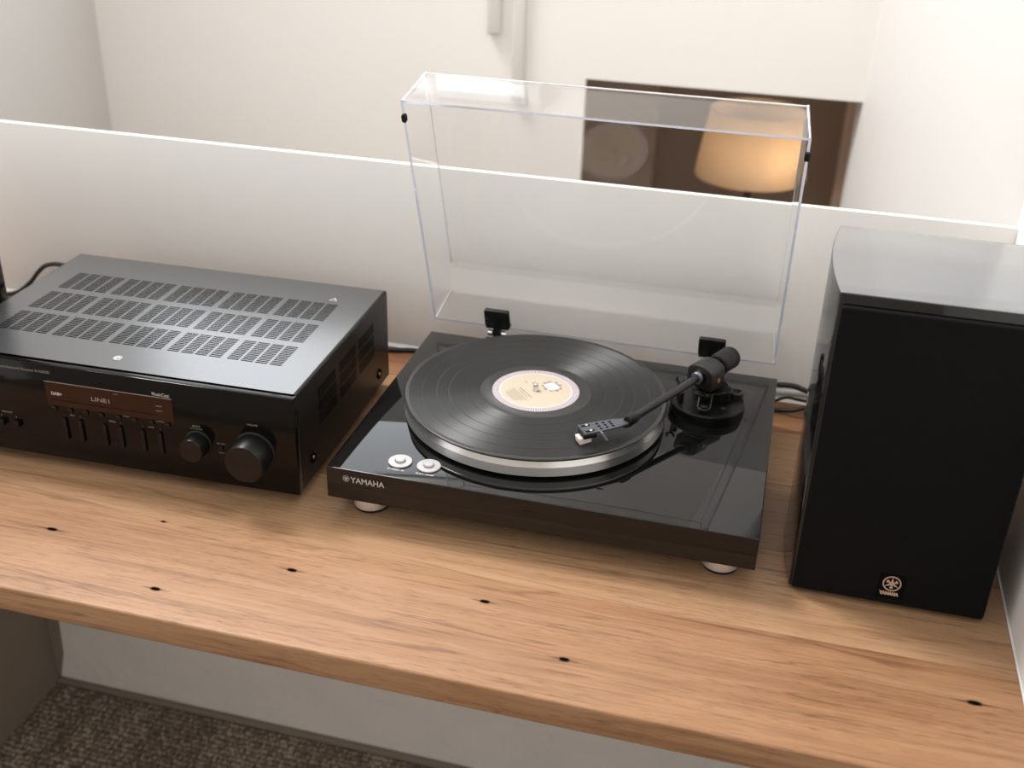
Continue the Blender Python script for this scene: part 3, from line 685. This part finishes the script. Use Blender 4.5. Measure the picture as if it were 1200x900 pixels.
# headshell: perforated plate
H0 = Vector((0.2960, 0.1135, 0.1078)); H1 = Vector((0.2545, 0.0838, 0.1065))
hx_ = (H1 - H0).normalized(); hy_ = Vector((0, 0, 1)).cross(hx_).normalized(); hz_ = hx_.cross(hy_)
MH = Matrix(((hx_.x, hy_.x, hz_.x, H0.x), (hx_.y, hy_.y, hz_.y, H0.y), (hx_.z, hy_.z, hz_.z, H0.z), (0, 0, 0, 1)))
HLn = (H1 - H0).length
def plate_with_holes(outline, holes, z0, z1, M, name, mat_, parent):
    """flat plate with round/slotted holes: triangulated fill of the boundary loops"""
    bm = bmesh.new(); loops = []
    for lp in [outline] + holes:
        vv = [bm.verts.new((x, y, z1)) for x, y in lp]
        ee = [bm.edges.new((vv[i], vv[(i + 1) % len(vv)])) for i in range(len(vv))]
        loops.append(ee)
    bmesh.ops.triangle_fill(bm, use_beauty=True, use_dissolve=False, edges=[e for l in loops for e in l])
    top = list(bm.faces)
    r = bmesh.ops.extrude_face_region(bm, geom=top)
    bmesh.ops.translate(bm, vec=(0, 0, z0 - z1), verts=[g for g in r['geom'] if isinstance(g, bmesh.types.BMVert)])
    bmesh.ops.transform(bm, matrix=M, verts=bm.verts)
    bmesh.ops.recalc_face_normals(bm, faces=bm.faces)
    me = bpy.data.meshes.new(name); bm.to_mesh(me); bm.free(); me.materials.append(MATS[mat_])
    o = bpy.data.objects.new(name, me); col.objects.link(o); o.parent = parent
    return o
def circ(cx, cy, r, n=14): return [(cx + r * math.cos(2 * PI * k / n), cy + r * math.sin(2 * PI * k / n)) for k in range(n)]
def slot(cx, cy, l, r, n=6):
    return [(cx + l / 2 + r * math.cos(math.radians(-90 + 180 * k / n)), cy + r * math.sin(math.radians(-90 + 180 * k / n))) for k in range(n + 1)] + \
           [(cx - l / 2 + r * math.cos(math.radians(90 + 180 * k / n)), cy + r * math.sin(math.radians(90 + 180 * k / n))) for k in range(n + 1)]
outl = [(-0.002, -0.0055), (0.012, -0.0085), (HLn - 0.016, -0.0100), (HLn, -0.0098), (HLn, 0.0098), (HLn - 0.016, 0.0100), (0.012, 0.0085), (-0.002, 0.0055)]
holes = [slot(HLn - 0.0075, -0.0058, 0.0068, 0.0019), slot(HLn - 0.0075, 0.0058, 0.0068, 0.0019)]
for ix in range(3):
    for iy in range(3): holes.append(circ(HLn - 0.0205 - ix * 0.0072, (iy - 1) * (0.0056 - 0.0006 * ix), 0.0018))
hs = plate_with_holes(outl, holes, -0.0022, 0.0, MH, 'headshell', 'headshell_grey', arm)
mb = MB()
mb.box(-0.006, 0.004, -0.0048, 0.0048, -0.0060, -0.0018, MH)
mb.box(0.004, HLn - 0.012, -0.0035, 0.0035, -0.0046, -0.0024, MH)
mb.build('headshell_rib', 'plastic_black', hs, bevel=0.0006)
for sy in (-1, 1):
    MB().cyl(MH @ Vector((HLn - 0.0085, sy * 0.0058, -0.002)), MH @ Vector((HLn - 0.0085, sy * 0.0058, 0.0012)), 0.0017, seg=16, cham=0.0003).build('mounting_screw', 'chrome', hs)
ct = MB().box(HLn - 0.0150, HLn + 0.0005, -0.0082, 0.0082, -0.0082, -0.0023, MH).build('cartridge', 'plastic_black', arm, bevel=0.0007)
mb = MB().prism([(HLn - 0.010, -0.0140), (HLn + 0.0035, -0.0158), (HLn + 0.0048, -0.0075), (HLn - 0.0100, -0.0078)], -0.0058, 0.0058, MH @ Matrix(((1, 0, 0, 0), (0, 0, 1, 0), (0, 1, 0, 0), (0, 0, 0, 1))))
mb.build('stylus_guard', 'cartridge_white', ct, bevel=0.0010)
MB().tube([MH @ Vector((HLn - 0.009, 0, -0.0135)), MH @ Vector((HLn - 0.003, 0, -0.0156))], 0.0004, 6).build('cantilever', 'chrome', ct)
for k in range(4):
    y = (k - 1.5) * 0.0034
    MB().tube(smooth_path([MH @ Vector((HLn - 0.0155, y, -0.006)), MH @ Vector((HLn - 0.020, y * 0.9, -0.0068)), MH @ Vector((0.012, y * 0.5, -0.0052))], 5), 0.00045, 6).build('lead_wire', ('gold', 'print_white', 'copper', 'label_grey')[k], ct)
mb = MB().tube(smooth_path([MH @ Vector((HLn - 0.018, 0.0096, -0.0010)), MH @ Vector((HLn - 0.0185, 0.0145, -0.0016)), MH @ Vector((HLn - 0.020, 0.0190, -0.0045)), MH @ Vector((HLn - 0.0205, 0.0215, -0.0060))], 5), [0.0013] * 15 + [0.0009], 8)
mb.build('finger_lift', 'headshell_grey', hs)

# --- record
rec = empty('vinyl_record', (RC[0], RC[1], 0.0880))
tag(rec, 'black vinyl record with cream label lying on the platter', 'record')
HT = 0.0022
MB().lathe([(0.1496, 0.0002), (0.1505, 0.0010), (0.1505, 0.0016), (0.1493, HT + 0.0002), (0.1465, HT), (0.1455, HT - 0.0001), (0.0645, HT - 0.0001), (0.0635, HT - 0.0002), (0.0520, HT - 0.0002), (0.0515, HT), (0.0036, HT), (0.0036, 0.0002)], 200, closed=True).build('disc', 'vinyl_smooth', rec)
bands_ = [(0.0640, 0.0795), (0.0800, 0.0988), (0.0997, 0.1132), (0.1141, 0.1300), (0.1305, 0.1452)]
for ra, rb in bands_:
    MB().lathe([(ra, HT - 0.00008), (ra + 0.0002, HT + 0.00010), (rb - 0.0002, HT + 0.00010), (rb, HT - 0.00008)], 180, caps=False).build('groove_band', 'vinyl_groove', rec)
lab = MB().lathe([(0.0500, HT + 0.0000), (0.0500, HT + 0.00022), (0.0037, HT + 0.00022)], 96, caps=False)
lb = lab.build('label', 'label_cream', rec)
def ring(r0, r1, z, mat_, name):
    m_ = MB(); n = 120
    vs = [(r * math.cos(2 * PI * k / n), r * math.sin(2 * PI * k / n), z) for k in range(n) for r in (r0, r1)]
    m_.add(vs, [(2 * k, 2 * k + 1, (2 * k + 3) % (2 * n), (2 * k + 2) % (2 * n)) for k in range(n)])
    return m_.build(name, mat_, lb, smooth=False)
zl_ = HT + 0.00030
ring(0.0420, 0.0500, zl_, 'label_ring', 'printed_ring')
ring(0.0405, 0.0420, zl_, 'label_white', 'white_ring')
# printed matter: lines too small to read, and a framed pale emblem; the label is turned on the record
rot = Matrix.Rotation(math.radians(-47), 4, 'Z')
mb = MB()
rows = [(-0.0130, 0.028, 0.0012), (-0.0165, 0.020, 0.0010), (-0.0205, 0.034, 0.0007), (-0.0227, 0.030, 0.0007), (-0.0249, 0.026, 0.0007), (-0.0271, 0.030, 0.0007), (-0.0293, 0.022, 0.0007), (-0.0315, 0.026, 0.0007), (-0.0337, 0.018, 0.0007), (0.0, 0.006, 0.0008)]
for (y, w, h) in rows:
    x = -w / 2
    if y == 0.0: x = -0.026
    xe = x + w
    while x < xe:
        lw = random.uniform(0.001, 0.0042); e2 = min(x + lw, xe)
        mb.box(x, e2, y - h / 2, y + h / 2, zl_, zl_ + 0.00003, rot); x = e2 + 0.0008
for (y, w) in ((0.005, 0.008), (0.0030, 0.006), (0.0010, 0.007)):
    mb.box(-0.030, -0.030 + w, y - 0.0004, y + 0.0004, zl_, zl_ + 0.00003, rot @ Matrix.Translation((0.012, 0.004, 0)))
mb.build('printed_lines', 'label_ink', lb, smooth=False)
Me = rot @ Matrix.Translation((0.0, 0.0215, zl_)) 
sc = [((0.0125 + 0.0014 * math.cos(9 * a)) * math.cos(a), (0.0105 + 0.0014 * math.cos(9 * a)) * math.sin(a)) for a in [2 * PI * k / 90 for k in range(90)]]
MB().prism(sc, 0, 0.00003, Me).build('printed_wreath', 'label_grey', lb, smooth=False)
MB().prism(rrect(-0.0088, 0.0088, -0.0078, 0.0072, 0.0045), 0.00003, 0.00006, Me).build('printed_badge', 'label_white', lb, smooth=False)
mb = MB()
for ex, ey, er_ in ((-0.003, -0.0042, 0.0009), (0.0005, -0.0048, 0.0006), (0.0035, -0.0040, 0.0008)):
    mb.prism(circ(ex, ey, er_), 0.00006, 0.00009, Me)
mb.build('printed_dots', 'label_ink', lb, smooth=False)

# ------------------------------------------------------------------ receiver
RW, RD, RT, RB = 0.4338, 0.2976, 0.1343, 0.0155
rc = empty('stereo_receiver', (-0.0372, 0.0082, 0), 0.0224)
tag(rc, 'black stereo receiver with slotted metal top and two round knobs', 'receiver')
def grid_plate(us, vs_, hole, f3, depth, mbld):
    """plate of quads between the grid lines us x vs_; cells where hole(i,j) are openings with walls of the given depth"""
    nu, nv = len(us), len(vs_)
    base = len(mbld.v)
    for i in range(nu):
        for j in range(nv): mbld.v.append(tuple(f3(us[i], vs_[j], 0)))
    low = {}
    def lowv(i, j):
        if (i, j) not in low: low[(i, j)] = len(mbld.v); mbld.v.append(tuple(f3(us[i], vs_[j], depth)))
        return low[(i, j)]
    I = lambda i, j: base + i * nv + j
    for i in range(nu - 1):
        for j in range(nv - 1):
            if not hole(i, j): mbld.f.append((I(i, j), I(i + 1, j), I(i + 1, j + 1), I(i, j + 1))); mbld.mi.append(0)
            else:
                for (a, b_) in (((i, j), (i + 1, j)), ((i + 1, j), (i + 1, j + 1)), ((i + 1, j + 1), (i, j + 1)), ((i, j + 1), (i, j))):
                    mbld.f.append((I(*a), I(*b_), lowv(*b_), lowv(*a))); mbld.mi.append(0)
def slots_axis(starts, n, pitch, width):
    """grid lines and a flag for each interval that is an opening"""
    out = []
    for s0 in starts:
        for k in range(n): out.append((s0 + k * pitch, s0 + k * pitch + width))
    return out
def lines_from(lo, hi, spans):
    xs = [lo]; fl = []
    for a, b_ in spans:
        xs += [a, b_]; fl += [False, True]
    xs.append(hi); fl.append(False)
    return xs, fl
er = 0.0035; CV = 0.0100
gp = 0.0722
spans = slots_axis([-0.3955 + g * gp for g in range(5)], 4, 0.01695, 0.0142)
ux, uf = lines_from(-RW + er, -er, spans)
vspans = slots_axis([0.0665, 0.1275, 0.1895], 13, 0.00385, 0.0022)
vx, vf = lines_from(CV, RD, vspans)
mb = MB()
grid_plate(ux, vx, lambda i, j: uf[i] and vf[j], lambda u, v, d: (u, v, RT - d), 0.0012, mb)
cover = mb.build('top_cover', 'satin_top', rc, smooth=False)
# side cheeks with rounded shoulder; the right one is slotted
mb = MB()
n = 6
for side in (0, 1):
    xo = -er if side == 0 else -RW + er; sg = 1 if side == 0 else -1
    arc = [(xo + sg * er * math.sin(math.radians(90 * k / n)), RT - er + er * math.cos(math.radians(90 * k / n))) for k in range(n + 1)]
    vs = [(x, v, z) for (x, z) in arc for v in (CV, RD)]
    mb.add(vs, [(2 * k, 2 * k + 1, 2 * k + 3, 2 * k + 2) for k in range(n)])
mb.add([(-RW, CV, RB), (-RW, RD, RB), (-RW, RD, RT - er), (-RW, CV, RT - er)], [(0, 1, 2, 3)])
mb.add([(-RW, RD, RB), (0, RD, RB), (0, RD, RT - er), (-er, RD, RT), (-RW + er, RD, RT), (-RW, RD, RT - er)], [(0, 1, 2, 3, 4, 5)])
mb.add([(-RW, CV, RB), (0, CV, RB), (0, RD, RB), (-RW, RD, RB)], [(0, 1, 2, 3)])
sp_v = slots_axis([0.0665, 0.1305, 0.1930], 13, 0.0041, 0.0023)
sv, sf = lines_from(CV, RD, sp_v)
sz, zf = lines_from(RB, RT - er, [(0.0662, 0.0805), (0.0825, 0.0968), (0.0988, 0.1130)])
grid_plate(sv, sz, lambda i, j: sf[i] and zf[j], lambda v, z, d: (-d, v, z), 0.0012, mb)
case = mb.build('case', 'case_side', rc, angle=40)
MB().box(-RW + 0.004, -0.004, 0.014, RD - 0.004, RB + 0.002, RT - 0.010).build('chassis', 'void', rc)
fp = MB().box(-RW - 0.0005, 0.0005, 0, CV, RB - 0.0005, RT - 0.0012).build('front_panel', 'acrylic_front', rc, bevel=0.0008)
for u in (-0.05, -RW + 0.05):
    for v in (0.04, RD - 0.04):
        MB().lathe([(0.018, 0.0), (0.020, 0.002), (0.020, RB), (0.0, RB)], 32, Matrix.Translation((u, v, 0))).build('foot', 'rubber', rc)
# screws
T = Matrix.Translation((-0.2195, 0.0334, RT))
s_ = MB().lathe([(0.0052, 0.0), (0.0050, 0.0008), (0.0036, 0.0008), (0.0030, 0.0003), (0.0, 0.0003)], 32, T).build('top_screw', 'chrome', rc)
MB().box(-0.0018, 0.0018, -0.0004, 0.0004, 0.0003, 0.0008, T).build('screw_slot', 'gold', s_)
for v, z in ((0.0428, 0.0385), (0.2600, 0.0345)):
    M = Matrix.Translation((0.0, v, z)) @ Matrix.Rotation(PI / 2, 4, 'Y')
    s_ = MB().lathe([(0.0068, 0.0), (0.0066, 0.0012), (0.0050, 0.0012), (0.0042, 0.0004), (0.0, 0.0004)], 32, M).build('side_screw', 'void', rc)
    MB().lathe([(0.0026, 0.0003), (0.0022, 0.0016), (0.0, 0.0018)], 20, M).build('screw_head', 'dull_brass', s_)
# warning triangle printed on the top
mb = MB()
def tri(r, cx=0, cy=0): return [(cx + r * math.cos(math.radians(a)), cy + r * math.sin(math.radians(a))) for a in (-30, 90, 210)]
Mt = Matrix.Translation((-0.0530, 0.2515, RT + 0.0002))
to, ti = tri(0.0062), tri(0.0040)
mb.add([Mt @ Vector((x, y, 0)) for x, y in to + ti], [(0, 1, 4, 3), (1, 2, 5, 4), (2, 0, 3, 5)])
mb.box(-0.0005, 0.0005, -0.0012, 0.0020, 0, 0.00005, Mt)
mb.build('warning_triangle', 'print_white', cover, smooth=False)
# front: display, lettering, keys, toggles, knobs
Y0 = -0.0002
dsp = MB().prism([(-0.2925, 0.0835), (-0.1395, 0.0835), (-0.1395, 0.1128), (-0.2925, 0.1128)], 0.0, 0.0006, Matrix(((1, 0, 0, 0), (0, 0, -1, 0.0002), (0, 1, 0, 0), (0, 0, 0, 1)))).build('display', 'display_glass', rc)
MB().box(-0.2925, -0.1395, -0.0009, -0.0003, 0.1126, 0.1132).build('display_edge', 'print_tan', dsp)
MB().box(-0.2870, -0.1600, -0.0006, -0.00045, 0.0905, 0.0910).build('display_line', 'void', dsp)
MB().text('LINE1', 0.0072, front_at(-0.2375, -0.0007, 0.0985), bold=0.0, sx=1.35).build('display_text', 'display_lit', dsp, smooth=False)
def caption(mat_, *a, **k): MB().text(*a, **k).build('caption', mat_, fp, smooth=False)
W_ = 'print_grey'; T_ = 'print_tan'
caption(W_, 'DAB+', 0.0052, front_at(-0.2860, -0.0007, 0.0985), bold=0.00025)
caption(W_, 'MusicCast', 0.0058, front_at(-0.1625, Y0, 0.1162), bold=0.0001, sx=0.85)
caption(T_, 'Natural Sound Network Receiver R-N303D', 0.0046, front_at(-0.2835, Y0, 0.1236), 'RIGHT')
caption(T_, 'Wi-Fi', 0.0026, front_at(-0.2090, -0.0007, 0.1090))
caption(T_, 'STEREO', 0.0024, front_at(-0.1600, -0.0007, 0.1020)); caption(T_, 'TUNED', 0.0024, front_at(-0.1600, -0.0007, 0.0960))
keyu = [-0.2850, -0.2655, -0.2465, -0.2275, -0.2065, -0.1872, -0.1670, -0.1478]
for u, s in zip(keyu[:4], ('DISPLAY', 'DIMMER', 'MEMORY', 'CLEAR')): caption(T_, s, 0.0026, front_at(u, Y0, 0.0845), 'CENTER')
caption(T_, 'PRESET', 0.0026, front_at(-0.1968, Y0, 0.0828), 'CENTER'); caption(T_, 'TUNING', 0.0026, front_at(-0.1574, Y0, 0.0828), 'CENTER')
for u, s in ((-0.2645, 'BASS'), (-0.2155, 'TREBLE'), (-0.1686, 'INPUT')): caption(T_, s, 0.0027, front_at(u, Y0, 0.0735), 'CENTER')
for u, s in ((-0.2745, '-'), (-0.2550, '+'), (-0.2253, '-'), (-0.2060, '+'), (-0.1792, '<'), (-0.1580, '>')): caption(T_, s, 0.0026, front_at(u, Y0, 0.0730), 'CENTER')
caption(T_, 'SELECT', 0.0030, front_at(-0.1140, Y0, 0.0835), 'CENTER'); caption(T_, 'PUSH-ENTER', 0.0024, front_at(-0.1140, Y0, 0.0805), 'CENTER')
caption(T_, 'RETURN', 0.0026, front_at(-0.0870, Y0, 0.0660), 'CENTER'); caption(T_, 'SETUP', 0.0026, front_at(-0.0870, Y0, 0.0545), 'CENTER')
caption(T_, 'VOLUME', 0.0032, front_at(-0.0480, Y0, 0.0955), 'CENTER')
caption(T_, 'SPEAKERS', 0.0030, front_at(-0.3480, Y0, 0.0650), 'CENTER'); caption(T_, 'A', 0.0028, front_at(-0.3560, Y0, 0.0600), 'CENTER'); caption(T_, 'B', 0.0028, front_at(-0.3372, Y0, 0.0600), 'CENTER')
caption(T_, 'PHONES', 0.0030, front_at(-0.3850, Y0, 0.0480), 'CENTER')
caption(T_, 'YAMAHA', 0.0110, front_at(-0.4180, Y0, 0.1130), sx=0.9, bold=0.0002)
FM = lambda u, z: Matrix.Translation((u, 0, z)) @ Matrix.Rotation(PI / 2, 4, 'X')      # local Z -> -Y
for u in keyu: MB().lathe([(0.0030, -0.0005), (0.0030, 0.0016), (0.0024, 0.0022), (0.0, 0.0022)], 20, FM(u, 0.0795)).build('key', 'toggle_black', fp)
MB().lathe([(0.0030, -0.0005), (0.0030, 0.0016), (0.0024, 0.0022), (0.0, 0.0022)], 20, FM(-0.0870, 0.0605)).build('key', 'toggle_black', fp)
for u in (-0.3560, -0.3372): MB().box(u - 0.0035, u + 0.0035, -0.0035, 0.0005, 0.0480, 0.0555).build('key', 'toggle_black', fp, bevel=0.0006)
for u in (-0.2745, -0.2550, -0.2253, -0.2060, -0.1792, -0.1580):
    MB().box(u - 0.0021, u + 0.0021, -0.0026, 0.0005, 0.0420, 0.0690).build('toggle', 'toggle_black', fp, bevel=0.0007)
MB().lathe([(0.0058, -0.0005), (0.0058, 0.002), (0.0040, 0.002), (0.0036, 0.0), (0.0, 0.0)], 28, FM(-0.3850, 0.0380)).build('headphone_socket', 'plastic_black', fp)
MB().box(-0.424, -0.406, -0.003, 0.0005, 0.045, 0.052).build('power_key', 'plastic_black', fp, bevel=0.0008)
for u, z, r_, dp in ((-0.1125, 0.0640, 0.0140, 0.020), (-0.0470, 0.0640, 0.0222, 0.030)):
    kb = MB().lathe([(r_ + 0.0015, -0.0005), (r_ + 0.0015, 0.002), (r_, 0.003), (r_ * 0.985, dp - 0.0012), (r_ * 0.955, dp)], 64, FM(u, z)).build('volume_knob' if r_ > .02 else 'select_knob', 'plastic_black', rc)
    me_ = MB().lathe([(r_ * 0.955, dp), (r_ * 0.94, dp + 0.0005), (0.0, dp + 0.0005)], 64, Matrix.Rotation(PI / 2, 4, 'X'))
    me_.build('knob_face', 'knob_brushed', kb, loc=(u, 0, z))

# ------------------------------------------------------------------ loudspeakers (local: front lower left corner at origin, +Y back)
SW, SD, SH = 0.1845, 0.180, 0.320
def make_speaker(loc, rz, label):
    sp_ = empty('loudspeaker', loc, rz)
    tag(sp_, label, 'loudspeaker')
    nb = 18; outl = []
    def bulge(t_): return 0.0082 * 4 * t_ * (1 - t_)
    right = [(SW + bulge(k / nb), SD * k / nb) for k in range(nb + 1)]
    left = [(-bulge(k / nb), SD * k / nb) for k in range(nb + 1)][::-1]
    outl = right + left
    mb = MB().prism(outl, 0.003, SH)
    cab = mb.build('cabinet', ['gloss_black_side', 'speaker_top_sheen'], sp_, bevel=0.0014, bseg=3, angle=30)
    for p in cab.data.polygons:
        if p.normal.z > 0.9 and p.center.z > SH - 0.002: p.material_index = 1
    for fx in (0.025, SW - 0.025):
        for fy in (0.025, SD - 0.025):
            MB().lathe([(0.008, 0), (0.008, 0.0032)], 20, Matrix.Translation((fx, fy, 0))).build('pad', 'rubber', sp_)
    gr = MB().prism(rrect(0.0022, SW - 0.0022, 0.0060, SH - 0.0105, 0.003), 0.0005, 0.0075, FRONT).build('grille', 'grille_cloth', sp_, bevel=0.002, bseg=3)
    bx, bz = SW / 2 + 0.0020, 0.0290
    bd = MB().prism(rrect(bx - 0.0125, bx + 0.0125, bz - 0.0150, bz + 0.0125, 0.001), 0.0076, 0.0082, FRONT).build('badge', 'void', gr)
    mb = MB(); emblem(mb, front_at(bx, -0.0083, bz + 0.0022), 0.0086)
    mb.text('YAMAHA', 0.0050, front_at(bx - 0.001, -0.0086, bz - 0.0098), 'CENTER', 0.0004, 0.84)
    mb.build('emblem', 'badge_metal', gr, smooth=False)
    # terminal plate on the back
    MB().box(SW / 2 - 0.03, SW / 2 + 0.03, SD, SD + 0.003, 0.06, 0.12).build('terminal_plate', 'plastic_black', sp_, bevel=0.001)
    return sp_
simple('speaker_top_sheen', (0.17, 0.18, 0.198), 0.20, metal=0.6, spec=1.0, coat=1.0, coat_rough=0.16, bump=(900, 0.03, 0.0004))  # black cabinet top; its bluish grey sheen is put into the base colour
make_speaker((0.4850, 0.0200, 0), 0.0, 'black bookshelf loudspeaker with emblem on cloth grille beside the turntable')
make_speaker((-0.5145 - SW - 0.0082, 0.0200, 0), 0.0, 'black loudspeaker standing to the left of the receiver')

# ------------------------------------------------------------------ cables
def cable(pts, r, mat_, label):
    o = MB().tube(smooth_path(pts, 10), r, 12).build('cable', mat_)
    return tag(o, label, 'cable')
cable([(-0.607, 0.235, 0.075), (-0.622, 0.300, 0.030), (-0.690, 0.385, 0.006), (-0.668, 0.396, 0.013), (-0.647, 0.400, 0.030), (-0.632, 0.401, 0.047), (-0.615, 0.401, 0.060), (-0.590, 0.400, 0.0645), (-0.555, 0.392, 0.060), (-0.480, 0.350, 0.055), (-0.420, 0.318, 0.055)], 0.0033, 'cable_black', 'black cable curving between the left loudspeaker and the receiver')
cable([(-0.240, 0.330, 0.040), (-0.220, 0.365, 0.014), (-0.150, 0.392, 0.0036), (-0.076, 0.3975, 0.0034), (-0.043, 0.4055, 0.0034), (0.030, 0.4060, 0.0034), (0.090, 0.3900, 0.012), (0.120, 0.3560, 0.040)], 0.0033, 'cable_black', 'black cable lying flat on the bench between receiver and turntable')
cable([(0.395, 0.356, 0.044), (0.420, 0.382, 0.040), (0.450, 0.390, 0.0368), (0.472, 0.390, 0.0378), (0.497, 0.389, 0.0325), (0.530, 0.370, 0.045), (0.565, 0.212, 0.090)], 0.0034, 'cable_black', 'thick black cable, uppermost of those running behind the right loudspeaker')
cable([(0.330, 0.400, 0.0045), (0.400, 0.402, 0.016), (0.452, 0.398, 0.0225), (0.497, 0.398, 0.0235), (0.540, 0.390, 0.016), (0.640, 0.380, 0.0045)], 0.0040, 'cable_white', 'white cable lying between the black cables by the loudspeaker')
cable([(0.380, 0.356, 0.046), (0.400, 0.375, 0.020), (0.4385, 0.382, 0.0120), (0.4640, 0.389, 0.0205), (0.480, 0.388, 0.0205), (0.4935, 0.386, 0.0205), (0.540, 0.360, 0.030), (0.580, 0.212, 0.085)], 0.0019, 'cable_black', 'thin kinked black cable just under the white cable')
cable([(0.360, 0.358, 0.020), (0.400, 0.376, 0.0034), (0.4530, 0.3830, 0.0034), (0.4750, 0.3780, 0.0090), (0.4960, 0.3760, 0.0160), (0.530, 0.340, 0.014), (0.573, 0.300, 0.005), (0.600, 0.330, 0.0030)], 0.0026, 'cable_black', 'black cable rising from the bench towards the white cable')
